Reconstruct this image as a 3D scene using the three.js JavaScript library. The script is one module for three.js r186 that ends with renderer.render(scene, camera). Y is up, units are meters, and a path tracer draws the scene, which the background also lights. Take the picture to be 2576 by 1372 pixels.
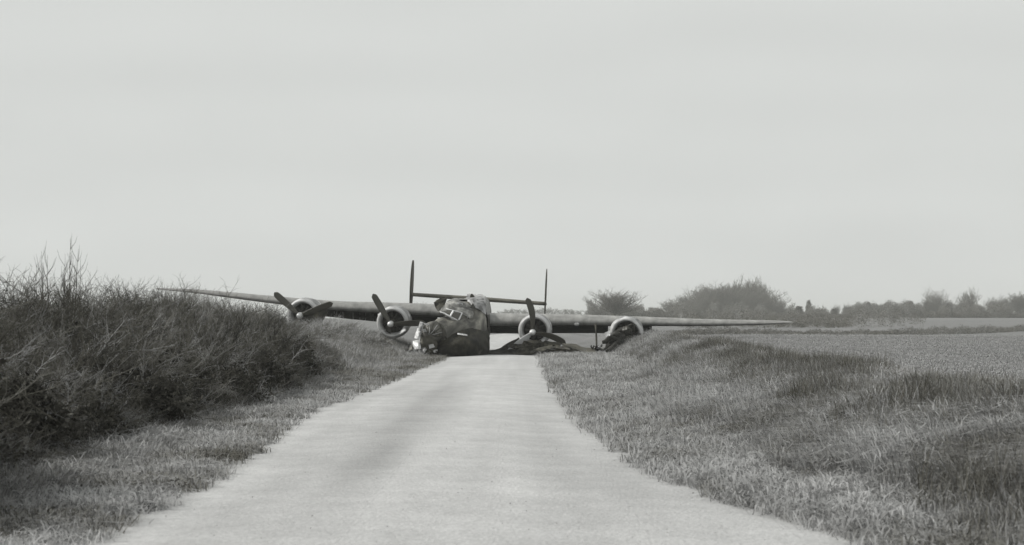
import * as THREE from 'three';
import { mergeGeometries } from 'three/addons/utils/BufferGeometryUtils.js';

// ---------------------------------------------------------------- camera, sky, sun, exposure
const W = 1024, Ht = 545;
const scene = new THREE.Scene();
const F = 4278, EYE = 1.6, PITCH = Math.atan(129 / F);
const camera = new THREE.PerspectiveCamera(2 * Math.atan(686 / F) * 180 / Math.PI, W / Ht, 0.1, 6000);
camera.position.set(0, EYE, 0);
camera.rotation.set(PITCH, 0, 0);
camera.focus = 62; camera.userData.fStop = 3.6;
const renderer = new THREE.WebGLRenderer({ antialias: true });
renderer.setSize(W, Ht);
renderer.toneMapping = THREE.LinearToneMapping;
renderer.toneMappingExposure = 1.0;
renderer.shadowMap.enabled = true;

function rng(a) { return () => { a |= 0; a = a + 0x6D2B79F5 | 0; let t = Math.imul(a ^ a >>> 15, 1 | a); t = t + Math.imul(t ^ t >>> 7, 61 | t) ^ t; return ((t ^ t >>> 14) >>> 0) / 4294967296; }; }
function hash2(x, y, s) { let h = Math.imul(x | 0, 374761393) + Math.imul(y | 0, 668265263) + Math.imul(s | 0, 974711) | 0; h = Math.imul(h ^ h >>> 13, 1274126177); return ((h ^ h >>> 16) >>> 0) / 4294967296; }
// value noise, period p (0 = none)
function vnoise(x, y, s = 0, p = 0) {
  let x0 = Math.floor(x), y0 = Math.floor(y); const fx = x - x0, fy = y - y0;
  const u = fx * fx * (3 - 2 * fx), v = fy * fy * (3 - 2 * fy);
  const m = (a) => p ? ((a % p) + p) % p : a;
  const a = hash2(m(x0), m(y0), s), b = hash2(m(x0 + 1), m(y0), s), c = hash2(m(x0), m(y0 + 1), s), d = hash2(m(x0 + 1), m(y0 + 1), s);
  return a + (b - a) * u + (c - a) * v + (a - b - c + d) * u * v;
}
function fbm(x, y, s = 0, o = 4, p = 0) { let t = 0, a = 0.5, n = 0; for (let i = 0; i < o; i++) { t += a * vnoise(x, y, s + i * 17, p); n += a; a *= 0.5; x *= 2; y *= 2; p *= 2; } return t / n; }
const clamp = (x, a = 0, b = 1) => Math.min(b, Math.max(a, x));
const sstep = (a, b, x) => { const t = clamp((x - a) / (b - a)); return t * t * (3 - 2 * t); };
const lerp = (a, b, t) => a + (b - a) * t;
const lut = (tab, x) => { if (x <= tab[0][0]) return tab[0][1]; for (let i = 1; i < tab.length; i++) if (x <= tab[i][0]) return lerp(tab[i - 1][1], tab[i][1], (x - tab[i - 1][0]) / (tab[i][0] - tab[i - 1][0])); return tab[tab.length - 1][1]; };

// a thin even veil of high cloud
{
  const w = 512, h = 256, data = new Float32Array(w * h * 4);
  for (let j = 0; j < h; j++) for (let i = 0; i < w; i++) {
    const el = ((j + 0.5) / h - 0.5) * Math.PI, az = (i + 0.5) / w * 2 * Math.PI;
    const k = 1 / Math.max(0.08, Math.sin(Math.max(el, 0)) + 0.12);
    const u = Math.cos(az) * Math.cos(el) * k, v = Math.sin(az) * Math.cos(el) * k;
    const n = fbm(u * 1.4 + 31.7, v * 3.2 + 17.1, 5, 5);
    const L = 0.668 * (1 + 0.13 * (n - 0.5)) * (1 + 0.05 * Math.exp(-Math.max(el, 0) * 9));
    const q = (j * w + i) * 4;
    data[q] = L * 0.985; data[q + 1] = L * 1.01; data[q + 2] = L * 0.985; data[q + 3] = 1;
  }
  const t = new THREE.DataTexture(data, w, h, THREE.RGBAFormat, THREE.FloatType);
  t.mapping = THREE.EquirectangularReflectionMapping; t.magFilter = THREE.LinearFilter; t.wrapS = THREE.RepeatWrapping; t.needsUpdate = true;
  scene.background = t; scene.environment = t;
}
const SUN = new THREE.Vector3(-0.69, 0.66, -0.19).normalize();
const sun = new THREE.DirectionalLight(new THREE.Color(1, 0.985, 0.94), 3.5);
sun.position.copy(SUN).multiplyScalar(120).add(new THREE.Vector3(0, 0, -60));
sun.target.position.set(0, 0, -60); scene.add(sun); scene.add(sun.target);
sun.castShadow = true; sun.shadow.radius = 4; sun.shadow.mapSize.set(4096, 4096);
Object.assign(sun.shadow.camera, { left: -80, right: 80, top: 80, bottom: -80, near: 1, far: 400 });
scene.fog = new THREE.FogExp2(new THREE.Color(0.8, 0.81, 0.79), 0.0004);

// ---------------------------------------------------------------- helpers
const V = (x, y, z) => new THREE.Vector3(x, y, z);
// the point d metres ahead (along -z) that stands at that place of the picture plane (2576 x 1372 units)
function P(X, Y, d) {
  const v = V(X - 1288, 686 - Y, -F).applyEuler(camera.rotation);
  return v.multiplyScalar(d / -v.z).add(camera.position);
}
const counts = {};
function numbered(n) { const k = counts[n] = (counts[n] ?? -1) + 1; return k ? `${n}_${String(k).padStart(3, '0')}` : n; }
function tag(o, label, category, group) { o.userData.label = label; if (category) o.userData.category = category; if (group) o.userData.group = group; return o; }
function shadows(o) { o.traverse((c) => { if (c.isMesh) { c.castShadow = true; c.receiveShadow = true; } }); return o; }
function thing(name, label, category, pos = [0, 0, 0], turn = 0, group) {
  const o = new THREE.Group(); o.name = numbered(name); o.position.set(...pos); o.rotation.y = turn; scene.add(o); return tag(o, label, category, group);
}
function mesh(name, geo, mat, parent = scene) { const m = new THREE.Mesh(geo, mat); m.name = parent === scene ? numbered(name) : name; parent.add(m); m.castShadow = m.receiveShadow = true; return m; }
function copyOf(root, label, group) { const c = root.clone(); c.name = numbered(root.name.replace(/_\d+$/, '')); c.userData = { ...root.userData }; if (label) c.userData.label = label; if (group) c.userData.group = group; scene.add(c); return c; }
function geom(pos, idx, uv, nor) {
  const g = new THREE.BufferGeometry();
  g.setAttribute('position', new THREE.Float32BufferAttribute(pos, 3));
  if (!uv) { uv = []; for (let i = 0; i < pos.length; i += 3) uv.push(pos[i] + pos[i + 2] * 0.6, pos[i + 1] + pos[i + 2] * 0.8); }
  g.setAttribute('uv', new THREE.Float32BufferAttribute(uv, 2));
  g.setIndex(idx);
  if (nor) g.setAttribute('normal', new THREE.Float32BufferAttribute(nor, 3)); else g.computeVertexNormals();
  return g;
}
function loft(rows, { closed = true, cap0 = false, cap1 = false } = {}) {
  const n = rows[0].length, pos = [], idx = [];
  for (const r of rows) for (const p of r) pos.push(p.x, p.y, p.z);
  const m = closed ? n : n - 1;
  for (let i = 0; i + 1 < rows.length; i++) for (let j = 0; j < m; j++) { const a = i * n + j, b = i * n + (j + 1) % n; idx.push(a, b, a + n, b, b + n, a + n); }
  for (const [on, k] of [[cap0, 0], [cap1, rows.length - 1]]) if (on) {
    const c = V(0, 0, 0); rows[k].forEach((p) => c.add(p)); c.multiplyScalar(1 / n); const q = pos.length / 3; pos.push(c.x, c.y, c.z);
    const base = pos.length / 3; for (const p of rows[k]) pos.push(p.x, p.y, p.z);
    for (let j = 0; j < n; j++) { const a = base + j, b = base + (j + 1) % n; k ? idx.push(a, b, q) : idx.push(b, a, q); }
  }
  return geom(pos, idx, cap0 || cap1 ? null : gridUV(rows));
}
function gridUV(rows) {
  const m = Math.floor(rows[0].length / 2), k = Math.floor(rows.length / 2), a = [0], b = [0], uv = [];
  for (let i = 1; i < rows.length; i++) a.push(a[i - 1] + rows[i][m].distanceTo(rows[i - 1][m]));
  for (let j = 1; j < rows[0].length; j++) b.push(b[j - 1] + rows[k][j].distanceTo(rows[k][j - 1]));
  const o = rows[0][0].x * 3.7 + rows[0][0].y * 1.9; for (let i = 0; i < rows.length; i++) for (let j = 0; j < rows[0].length; j++) uv.push(a[i] + o, b[j] + o * 0.7);
  return uv;
}
function tubeRaw(pts, rad, sides, pos, idx, nor) {
  const t = V(0, 0, 0), u = V(0, 0, 0), w = V(0, 0, 0), base = pos.length / 3; let up = V(0.31, 0.2, 0.93);
  for (let i = 0; i < pts.length; i++) {
    t.subVectors(pts[Math.min(i + 1, pts.length - 1)], pts[Math.max(i - 1, 0)]).normalize();
    if (Math.abs(t.dot(up)) > 0.95) up = V(0.9, 0.1, -0.3);
    u.crossVectors(t, up).normalize(); w.crossVectors(t, u);
    for (let k = 0; k < sides; k++) {
      const a = k / sides * Math.PI * 2, c = Math.cos(a), s = Math.sin(a), nx = u.x * c + w.x * s, ny = u.y * c + w.y * s, nz = u.z * c + w.z * s, r = rad[i];
      pos.push(pts[i].x + nx * r, pts[i].y + ny * r, pts[i].z + nz * r); nor.push(nx, ny, nz);
    }
    if (i) for (let k = 0; k < sides; k++) { const a = base + (i - 1) * sides + k, b = base + (i - 1) * sides + (k + 1) % sides; idx.push(a, b, a + sides, b, b + sides, a + sides); }
  }
}
function tube(pts, rad, sides = 8) { const pos = [], idx = [], nor = []; tubeRaw(pts, Array.isArray(rad) ? rad : pts.map(() => rad), sides, pos, idx, nor); return geom(pos, idx, null, nor); }
const cr = (a, b, c, d, t) => 0.5 * (2 * b + (c - a) * t + (2 * a - 5 * b + 4 * c - d) * t * t + (3 * b - a - 3 * c + d) * t * t * t);
function crv(list, s) { const n = list.length - 1, i = Math.min(Math.floor(s * n), n - 1), t = s * n - i, g = (k) => list[clamp(k, 0, n)]; const a = g(i - 1), b = g(i), c = g(i + 1), d = g(i + 2); return V(cr(a.x, b.x, c.x, d.x, t), cr(a.y, b.y, c.y, d.y, t), cr(a.z, b.z, c.z, d.z, t)); }
// a sheet through a grid of points, with thickness, dents of size `dent`
function patch(grid, nu, nv, thick = 0.02, dent = 0, seed = 1) {
  const rows = []; for (let i = 0; i <= nu; i++) { const line = grid.map((r) => crv(r, i / nu)), row = []; for (let j = 0; j <= nv; j++) row.push(crv(line, j / nv)); rows.push(row); }
  const pos = [], idx = []; for (const r of rows) for (const p of r) pos.push(p.x, p.y, p.z);
  const n = nv + 1; for (let i = 0; i < nu; i++) for (let j = 0; j < nv; j++) { const a = i * n + j; idx.push(a, a + 1, a + n, a + 1, a + n + 1, a + n); }
  const g = geom(pos, idx), N = g.attributes.normal, A = g.attributes.position, top = [], bot = [];
  for (let q = 0; q < A.count; q++) {
    const k = dent * (fbm(A.getX(q) * 2.1 + A.getZ(q), A.getY(q) * 2.6 - A.getZ(q), seed, 4) - 0.5) * 2;
    const x = A.getX(q) + N.getX(q) * k, y = A.getY(q) + N.getY(q) * k, z = A.getZ(q) + N.getZ(q) * k;
    top.push(x, y, z); bot.push(x - N.getX(q) * thick, y - N.getY(q) * thick, z - N.getZ(q) * thick);
  }
  const uv0 = gridUV(rows), uv = [...uv0, ...uv0];
  const M = A.count, all = [...top, ...bot], id = [...idx]; for (let q = 0; q < idx.length; q += 3) id.push(idx[q] + M, idx[q + 2] + M, idx[q + 1] + M);
  const rim = []; for (let i = 0; i <= nu; i++) rim.push(i * n); for (let j = 1; j <= nv; j++) rim.push(nu * n + j); for (let i = nu - 1; i >= 0; i--) rim.push(i * n + nv); for (let j = nv - 1; j > 0; j--) rim.push(j);
  const R0 = all.length / 3; for (const q of rim) { all.push(all[q * 3], all[q * 3 + 1], all[q * 3 + 2], all[(q + M) * 3], all[(q + M) * 3 + 1], all[(q + M) * 3 + 2]); uv.push(uv0[q * 2], uv0[q * 2 + 1], uv0[q * 2], uv0[q * 2 + 1]); }
  for (let k = 0; k < rim.length; k++) { const a = R0 + 2 * k, b = R0 + 2 * ((k + 1) % rim.length); id.push(a, a + 1, b, b, a + 1, b + 1); }
  return geom(all, id, uv);
}
function box(w, h, d, x = 0, y = 0, z = 0) { const g = new THREE.BoxGeometry(w, h, d); g.translate(x, y, z); return g; }
function merged(list) { return mergeGeometries(list.map((g) => { const q = g.index ? g : g; return q; })); }

// ---------------------------------------------------------------- materials (a grey world with a faint olive cast)
function noiseTex(size, fn, srgb = true) {
  const d = new Uint8Array(size * size * 4);
  for (let j = 0; j < size; j++) for (let i = 0; i < size; i++) { const v = Math.round(255 * clamp(fn(i / size, j / size))), q = (j * size + i) * 4; d[q] = d[q + 1] = d[q + 2] = v; d[q + 3] = 255; }
  const t = new THREE.DataTexture(d, size, size); t.wrapS = t.wrapT = THREE.RepeatWrapping; t.magFilter = THREE.LinearFilter; t.minFilter = THREE.LinearMipmapLinearFilter; t.generateMipmaps = true;
  if (srgb) t.colorSpace = THREE.SRGBColorSpace; t.needsUpdate = true; return t;
}
const rep = (t, k) => { const c = t.clone(); c.repeat.set(k, k); c.needsUpdate = true; return c; };
const wearT = noiseTex(512, (u, v) => { const n = fbm(u * 6, v * 6, 3, 6, 6), s = fbm(u * 24, v * 5, 9, 4, 0 || 24); const scr = vnoise(u * 64, v * 64, 4, 64) > 0.93 ? 0.12 : 0; return 0.66 + 0.3 * (n - 0.5) + 0.14 * (s - 0.5) + scr; });
const mottleT = noiseTex(512, (u, v) => { const n = fbm(u * 5, v * 5, 61, 5, 5), m = fbm(u * 14, v * 14, 66, 4, 14), k = vnoise(u * 40, v * 40, 67, 40); return 0.66 + 0.75 * (n - 0.5) + 0.55 * (m - 0.5) + (k > 0.88 ? 0.12 : 0); });
const grainT = noiseTex(1024, (u, v) => 0.8 + 0.10 * (fbm(u * 8, v * 8, 21, 6, 8) - 0.5) + 0.14 * (fbm(u * 90, v * 90, 22, 3, 90) - 0.5) - (vnoise(u * 130, v * 130, 23, 130) > 0.94 ? 0.12 : 0));
const soilT = noiseTex(512, (u, v) => 0.7 + 0.5 * (fbm(u * 6, v * 6, 31, 6, 6) - 0.5) + 0.45 * (fbm(u * 60, v * 60, 32, 3, 60) - 0.5));
const bumpT = noiseTex(512, (u, v) => fbm(u * 48, v * 48, 41, 4, 48), false);
const dentT = noiseTex(256, (u, v) => fbm(u * 8, v * 8, 51, 3, 8), false);
function tone(v) { const w = clamp(1 - v / 0.3) ** 1.5; return new THREE.Color().setRGB(v * (1 + 0.07 * w), v * (1 - 0.01 * w), v * (1 - 0.31 * w)); }
function std(v, o = {}) { return new THREE.MeshStandardMaterial({ color: tone(v), roughness: 0.9, metalness: 0, side: THREE.DoubleSide, ...o }); }
const metal = (v, o = {}) => new THREE.MeshPhysicalMaterial({ side: THREE.DoubleSide, metalness: 0, specularIntensity: v < 0.1 ? 0.25 : 0.7, color: tone(v).multiplyScalar(1 / 0.42), map: rep(wearT, 0.55), bumpMap: rep(dentT, 0.9), bumpScale: 0.012, roughness: 0.55, ...o });
const M = {
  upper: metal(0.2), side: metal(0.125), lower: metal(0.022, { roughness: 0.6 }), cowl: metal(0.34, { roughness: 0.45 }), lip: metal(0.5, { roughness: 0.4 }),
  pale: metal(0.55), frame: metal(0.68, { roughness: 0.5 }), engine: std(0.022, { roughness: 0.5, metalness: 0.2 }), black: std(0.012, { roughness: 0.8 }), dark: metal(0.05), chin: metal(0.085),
  blade: std(0.045, { roughness: 0.45 }), bladeSkyLit: std(0.55, { roughness: 0.4 }), hub: std(0.75, { roughness: 0.3, metalness: 0.2 }),  // the bright blade's colour holds the sky's reflection on its upturned face
  glass: std(0.05, { roughness: 0.12 }), wing: metal(0.225, { roughness: 0.5 }), under: metal(0.014, { roughness: 0.8 }), tail: metal(0.085), rib: std(0.3), torn: metal(0.085, { roughness: 0.5 }),  // under: near-black paint that also carries the shade below wing and flaps
  twig: std(0.12), twigPale: std(0.26), twigDark: std(0.065), leaf: std(0.045), bark: std(0.14), farTwig: std(0.14), evergreen: std(0.075),
  ground: std(1, { vertexColors: true, map: rep(soilT, 0.5), bumpMap: rep(bumpT, 0.6), bumpScale: 0.05 }),
  road: std(1, { vertexColors: true, map: rep(grainT, 0.35), bumpMap: rep(bumpT, 0.9), bumpScale: 0.012, roughness: 0.95 }),
  grass: new THREE.MeshPhysicalMaterial({ roughness: 0.95, side: THREE.DoubleSide, transmission: 0.25, thickness: 0, specularIntensity: 0.3 }), shrub: std(1), stone: std(0.4),
};
for (const k of ['upper', 'side', 'lower', 'cowl', 'pale', 'torn', 'dark']) { M[k].map = rep(mottleT, 0.4); M[k].bumpMap = rep(mottleT, 0.7); M[k].bumpScale = k === 'lower' ? 0.02 : 0.04; }
M.ground.color.setRGB(1, 1, 1); M.road.color.setRGB(1, 1, 1); M.grass.color.setRGB(1, 1, 1);

// ---------------------------------------------------------------- the land
const roadR = (d) => lut([[-50, 2.6], [6, 3.1], [12.3, 2.78], [14.5, 2.34], [17.8, 1.75], [28, 1.3], [50, 1.33], [85, 1.64], [110, 1.6], [200, 1.6], [400, 1.6]], d);
const roadL = (d) => lut([[-50, -2.8], [12.3, -3.3], [17.8, -3.2], [30, -3.85], [40, -3.6], [68, -3.3], [85, -3.3], [200, -3.3], [400, -3.3]], d);
const ramp = (a, b, x) => { const t = clamp((x - a) / (b - a)); return 0.6 * t + 0.4 * t * t * (3 - 2 * t); };
const ridgeX = (d) => lut([[8, 4.8], [20, 5.5], [60, 6.4], [80, 7.0], [400, 7.2]], d);
function land(x, z) {
  const d = -z, r = roadR(d), l = roadL(d);
  let y = 0;
  y += (lerp(0.58, 0.86, sstep(30, 85, d)) + 0.1 * (fbm(d * 0.08, 3.3, 61, 2) - 0.5)) * ramp(r + lerp(0.8, 3.5, sstep(20, 78, d)), ridgeX(d), x) * lerp(1, 0.45, sstep(110, 170, d));
  y += (0.72 + 0.2 * (fbm(d * 0.09, 8.3, 62, 2) - 0.5)) * sstep(l - 1.6, -7.6, x) * lerp(1, 0.6, sstep(95, 140, d));
  const off = Math.max(0, x - r, l - x), far = sstep(15, 60, off);
  y -= 0.2 * sstep(9, 60, x) * sstep(10, 60, d);
  y += (fbm(x * 0.9, z * 0.9, 63, 3) - 0.5) * 0.13 * sstep(0.2, 2.2, off) * (1 - 0.8 * far) * lerp(1, 0.2, sstep(0, 1, x - ridgeX(d)));
  y += (fbm(x * 0.03, z * 0.03, 64, 3) - 0.5) * 0.3 * sstep(20, 80, off);
  y += sstep(230, 450, d) * 2.45 + Math.max(0, d - 450) * 0.0035;
  y += clamp(x / 90, -0.3, 1.3) * 0.35 * sstep(120, 260, d);
  return y;
}
{
  const xs = [], zs = [];
  for (let x = -12; x <= 13; x += 0.22) xs.push(x);
  for (let k = 1, x = 13, s = 0.3; x < 1500; k++) { s *= 1.09; x += s; xs.push(x); xs.unshift(-12 - (x - 13)); }
  for (let d = -30, s = 1.2; d < 2600;) { zs.push(-d); s = d < 4 ? 1.2 : d < 100 ? 0.33 : s * 1.06; d += s; }
  const pos = [], idx = [], uv = [], col = [];
  for (const z of zs) for (const x of xs) {
    const d = -z, off = Math.max(x - roadR(d), roadL(d) - x);
    pos.push(x, land(x, z) - (off < 0 ? 0.05 * sstep(0, -0.3, off) : 0), z); uv.push(x, z);
    const n = fbm(x * 0.5, z * 0.5, 71, 4), n2 = fbm(x * 0.05, z * 0.05, 72, 3);
    let v = 0.31 + 0.14 * (n - 0.5);
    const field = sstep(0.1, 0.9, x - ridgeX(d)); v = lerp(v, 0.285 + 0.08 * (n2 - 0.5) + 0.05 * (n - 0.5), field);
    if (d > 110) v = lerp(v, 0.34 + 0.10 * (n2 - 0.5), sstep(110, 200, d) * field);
    const c = tone(v); col.push(c.r, c.g, c.b);
  }
  const n = xs.length; for (let i = 0; i + 1 < zs.length; i++) for (let j = 0; j + 1 < n; j++) { const a = i * n + j; idx.push(a, a + 1, a + n, a + 1, a + n + 1, a + n); }
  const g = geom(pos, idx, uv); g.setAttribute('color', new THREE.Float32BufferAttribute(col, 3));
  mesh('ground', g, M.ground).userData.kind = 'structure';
}
{
  const pos = [], idx = [], uv = [], col = []; const nx = 56; let rows = 0;
  for (let d = -30, s; d < 330; d += s) {
    s = d < 6 ? 1 : d < 40 ? 0.14 : d < 100 ? 0.3 : 3;
    const wob = (k) => (fbm(d * 1.1, k, 81, 4) - 0.5) * 0.7 + (vnoise(d * 5, k, 82) - 0.5) * 0.22;
    const l = roadL(d) + wob(1.5), r = roadR(d) + wob(7.5);
    for (let j = 0; j <= nx; j++) {
      const t = j / nx, x = lerp(l, r, t), e = Math.min(t, 1 - t);
      pos.push(x, 0.012 + 0.05 * sstep(0, 0.4, e) + 0.012 * (fbm(x * 1.6, d * 0.8, 83, 3) - 0.5) - (e === 0 ? 0.03 : 0), -d); uv.push(x, d);
      let v = 0.485;
      v *= 1 + 0.14 * (fbm(x * 1.1, d * 0.12, 84, 3) - 0.5) + 0.05 * (fbm(x * 4, d * 0.5, 85, 2) - 0.5);
      v *= 1 - 0.23 * Math.exp(-(((x + 1.55) / 0.42) ** 2)) * sstep(15, 19, d) * sstep(48, 34, d) * (0.55 + 0.9 * fbm(x * 2, d * 0.35, 86, 3));
      v *= 1 - 0.1 * Math.exp(-(((x + 1.0 + 0.02 * d) / 0.3) ** 2)) * sstep(22, 12, d);
      v *= 1 - 0.06 * Math.exp(-(((x - 0.55) / 0.4) ** 2)) * sstep(60, 30, d);
      v *= 1 + 0.20 * (fbm(x * 0.7 + 3, d * 0.4, 87, 4) - 0.5) + 0.24 * (fbm(x * 2.6 + 9, d * 0.12, 90, 3) - 0.5);
      v *= 1 - 0.10 * Math.exp(-(((x - roadL(d) - 0.75 - 0.1 * Math.sin(d * 0.3)) / 0.3) ** 2)) * fbm(x, d * 0.3, 88, 2);
      v *= 1 - 0.3 * sstep(0.10, 0.0, e) * (0.3 + 1.2 * fbm(x * 3, d * 2, 89, 3));
      const c = tone(v / 0.76); col.push(c.r, c.g, c.b);
    }
    rows++;
  }
  const n = nx + 1; for (let i = 0; i + 1 < rows; i++) for (let j = 0; j < nx; j++) { const a = i * n + j; idx.push(a, a + 1, a + n, a + 1, a + n + 1, a + n); }
  const g = geom(pos, idx, uv); g.setAttribute('color', new THREE.Float32BufferAttribute(col, 3));
  mesh('road', g, M.road).userData.kind = 'structure';
}

// ---------------------------------------------------------------- grass
function tuft(seed, n, r, h, w, lean, upn = 0.75) {
  const R = rng(seed), pos = [], idx = [], nor = [], uv = [];
  for (let i = 0; i < n; i++) {
    const a = R() * 6.283, q = Math.sqrt(R()) * r, bx = Math.cos(a) * q, bz = Math.sin(a) * q, la = R() * 6.283, l = lean * (0.3 + R()), hh = h * (0.45 + 0.75 * R()), ww = w * (0.6 + 0.8 * R());
    const dx = Math.cos(la), dz = Math.sin(la), fa = la + Math.PI / 2 + (R() - 0.5) * 1.2, sx = Math.cos(fa) * ww, sz = Math.sin(fa) * ww, b = pos.length / 3;
    const mx = bx + dx * l * hh * 0.35, mz = bz + dz * l * hh * 0.35, my = hh * 0.6, tx = bx + dx * l * hh, tz = bz + dz * l * hh, ty = hh * (1 - 0.25 * l);
    pos.push(bx - sx, -0.02, bz - sz, bx + sx, -0.02, bz + sz, mx - sx * 0.8, my, mz - sz * 0.8, mx + sx * 0.8, my, mz + sz * 0.8, tx, ty, tz);
    idx.push(b, b + 1, b + 2, b + 1, b + 3, b + 2, b + 2, b + 3, b + 4);
    const N = V(-dx, 0.35, -dz).normalize().multiplyScalar(1 - upn).add(V(0, upn, 0)).normalize();
    for (let k = 0; k < 5; k++) { nor.push(N.x, N.y, N.z); uv.push(0, 0); }
  }
  return geom(pos, idx, uv, nor);
}
const mat4 = new THREE.Matrix4(), qt = new THREE.Quaternion(), eul = new THREE.Euler(), sc3 = V(1, 1, 1);
function scatter(name, label, category, variants, items, material = M.grass, parent = null) {
  const root = parent || new THREE.Group(); if (!parent) { root.name = numbered(name); scene.add(root); root.userData.kind = 'stuff'; root.userData.label = label; if (category) root.userData.category = category; }
  variants.forEach((g, v) => {
    const sel = items.filter((_, i) => i % variants.length === v); if (!sel.length) return;
    const m = new THREE.InstancedMesh(g, material, sel.length); m.name = parent ? name : 'tuft';
    sel.forEach((it, i) => { qt.setFromEuler(eul.set(it.rx || 0, it.ry || 0, it.rz || 0)); mat4.compose(V(it.x, it.y, it.z), qt, sc3.set(it.s, it.s * (it.sy || 1), it.s)); m.setMatrixAt(i, mat4); if (it.v !== undefined) m.setColorAt(i, tone(it.v)); });
    m.userData.kind = 'stuff'; m.castShadow = m.receiveShadow = true; root.add(m);
  });
  return root;
}
const seen = (x, d, m = 2.5) => Math.abs(x) < 0.302 * d + m;
let HERBS;
const shortT = [1, 2, 3, 4].map((s) => tuft(100 + s, 34, 0.2, 0.11, 0.0045, 2.0, 0.85));
const midT = [1, 2, 3, 4].map((s) => tuft(200 + s, 36, 0.22, 0.2, 0.0042, 1.7, 0.8));
const tallT = [1, 2, 3].map((s) => tuft(300 + s, 26, 0.16, 0.36, 0.0045, 0.55, 0.5));
const cropT = [1, 2].map((s) => tuft(400 + s, 46, 0.5, 0.03, 0.006, 1.3, 0.9));
{
  const R = rng(11), herbs = [], verge = [], bank = [], weeds = [], lverge = [], lbank = [], crop = [];
  const add = (list, x, d, s, v, sy = 1) => list.push({ x, y: land(x, -d), z: -d, s, sy, v, ry: R() * 6.283, rx: (R() - 0.5) * 0.3, rz: (R() - 0.5) * 0.3 });
  const dRand = (a, b) => a * Math.pow(b / a, R());             // denser near the camera
  for (let i = 0; i < 52000; i++) {                                 // right side
    const d = dRand(8, 96), r = roadR(d), ridge = ridgeX(d), x = lerp(r - 0.2, ridge + 0.35, R()); if (!seen(x, d)) continue;
    const off = x - r, n = fbm(x * 0.55, d * 0.4, 91, 3), n2 = fbm(x * 1.6, d * 1.2, 92, 3);
    const edge = sstep(0.35, -0.1, off + (fbm(x * 2, d * 2, 93, 3) - 0.5) * 1.1); if (R() < edge * 0.9) continue;
    const s = 1 + d * 0.006;
    const v = 0.305 + 0.12 * (n - 0.5) + 0.42 * (n2 - 0.5) + 0.2 * (R() - 0.5);
    const grow = sstep(0, 2.2, off - lerp(0.4, 3.2, sstep(25, 75, d)) + (n - 0.5) * 1.6);
    if (grow < 0.5) add(verge, x, d, s * (0.6 + 0.8 * R()), clamp(v, 0.06, 0.5), 0.6 + 0.5 * R() + 0.9 * n2 * n2);
    else { add(bank, x, d, s * (0.5 + 0.9 * R()), clamp(v, 0.05, 0.55), 0.4 + 1.0 * n2 + 0.5 * R() * R()); if (R() < 0.05) add(weeds, x, d, 0.5 + 0.6 * R(), R() < 0.4 ? 0.42 : 0.1, 0.5 + 0.5 * R()); if (R() < 0.16 * sstep(0.5, 0.3, n2)) herbs.push({ x, y: land(x, -d) + 0.05, z: -d, s: 0.35 + 0.4 * R(), sy: 0.7, ry: R() * 6, v: 0.05 + 0.1 * R() }); }
  }
  for (let i = 0; i < 26000; i++) {                                   // weeds along the top of the bank
    const d = i % 2 ? dRand(11, 92) : 14 + 78 * R(), x = ridgeX(d) - 0.35 + (R() + R() + R() - 1.5) * 1.15; if (!seen(x, d)) continue;
    const n = clamp(1.7 * (fbm(d * 0.55, x * 0.9, 94, 3) - 0.5) + 0.5); if (n < 0.25 + 0.5 * R() - 0.25 * sstep(26, 14, d)) continue;
    add(weeds, x, d, 0.75 + 0.5 * R(), R() < 0.2 ? 0.2 + 0.25 * R() : 0.06 + 0.2 * R() * R() + 0.1 * (1 - n), 0.45 + 0.85 * n * (0.6 + 0.6 * R()));
  }
  for (let i = 0; i < 30000; i++) {                                  // left verge and bank
    const d = dRand(9, 98), l = roadL(d), x = l + 0.2 - R() * (d > 50 ? 6.5 : 3.4); if (!seen(x, d)) continue;
    const off = l - x, n = fbm(x * 0.6, d * 0.45, 95, 3), n2 = fbm(x * 1.8, d * 1.3, 96, 3);
    if (R() < sstep(0.3, -0.1, off + (fbm(x * 2, d * 2, 97, 3) - 0.5) * 1.2) * 0.92) continue;
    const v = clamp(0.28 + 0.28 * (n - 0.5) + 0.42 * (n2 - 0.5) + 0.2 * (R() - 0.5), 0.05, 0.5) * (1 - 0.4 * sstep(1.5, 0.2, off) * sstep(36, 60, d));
    if (R() < 0.14 * sstep(0.5, 0.3, n2)) herbs.push({ x, y: land(x, -d) + 0.04, z: -d, s: 0.3 + 0.4 * R(), sy: 0.7, ry: R() * 6, v: 0.05 + 0.08 * R() });
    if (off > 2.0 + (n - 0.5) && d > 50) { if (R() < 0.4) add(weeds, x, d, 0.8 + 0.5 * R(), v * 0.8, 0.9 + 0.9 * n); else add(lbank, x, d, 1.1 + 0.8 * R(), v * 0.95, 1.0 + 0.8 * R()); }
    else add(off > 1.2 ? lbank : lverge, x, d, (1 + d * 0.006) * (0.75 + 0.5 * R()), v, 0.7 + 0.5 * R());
  }
  for (let i = 0; i < 8000; i++) {                                  // the field beyond the bank
    const d = dRand(16, 240), x = ridgeX(d) + 0.5 + (0.302 * d - 4) * R(); if (!seen(x, d)) continue;
    const n = fbm(x * 0.12, d * 0.06, 98, 4); add(crop, x, d, 0.6 + 0.5 * R() + d * 0.004, clamp(0.33 + 0.10 * (n - 0.5) + 0.04 * (R() - 0.5), 0.1, 0.5), 0.5 + 0.4 * R());
  }
  scatter('verge_grass', 'short dry grass along the pale road below the bank', 'grass', shortT, verge);
  scatter('bank_grass', 'rough tangled grass covering the open bank beside the road', 'grass', midT, bank);
  scatter('weeds', 'taller dark weeds and stalks along the tops of the banks', 'weeds', tallT, weeds);
  scatter('hedge_verge_grass', 'short grass between the pale road and the hedge', 'grass', shortT, lverge);
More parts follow.
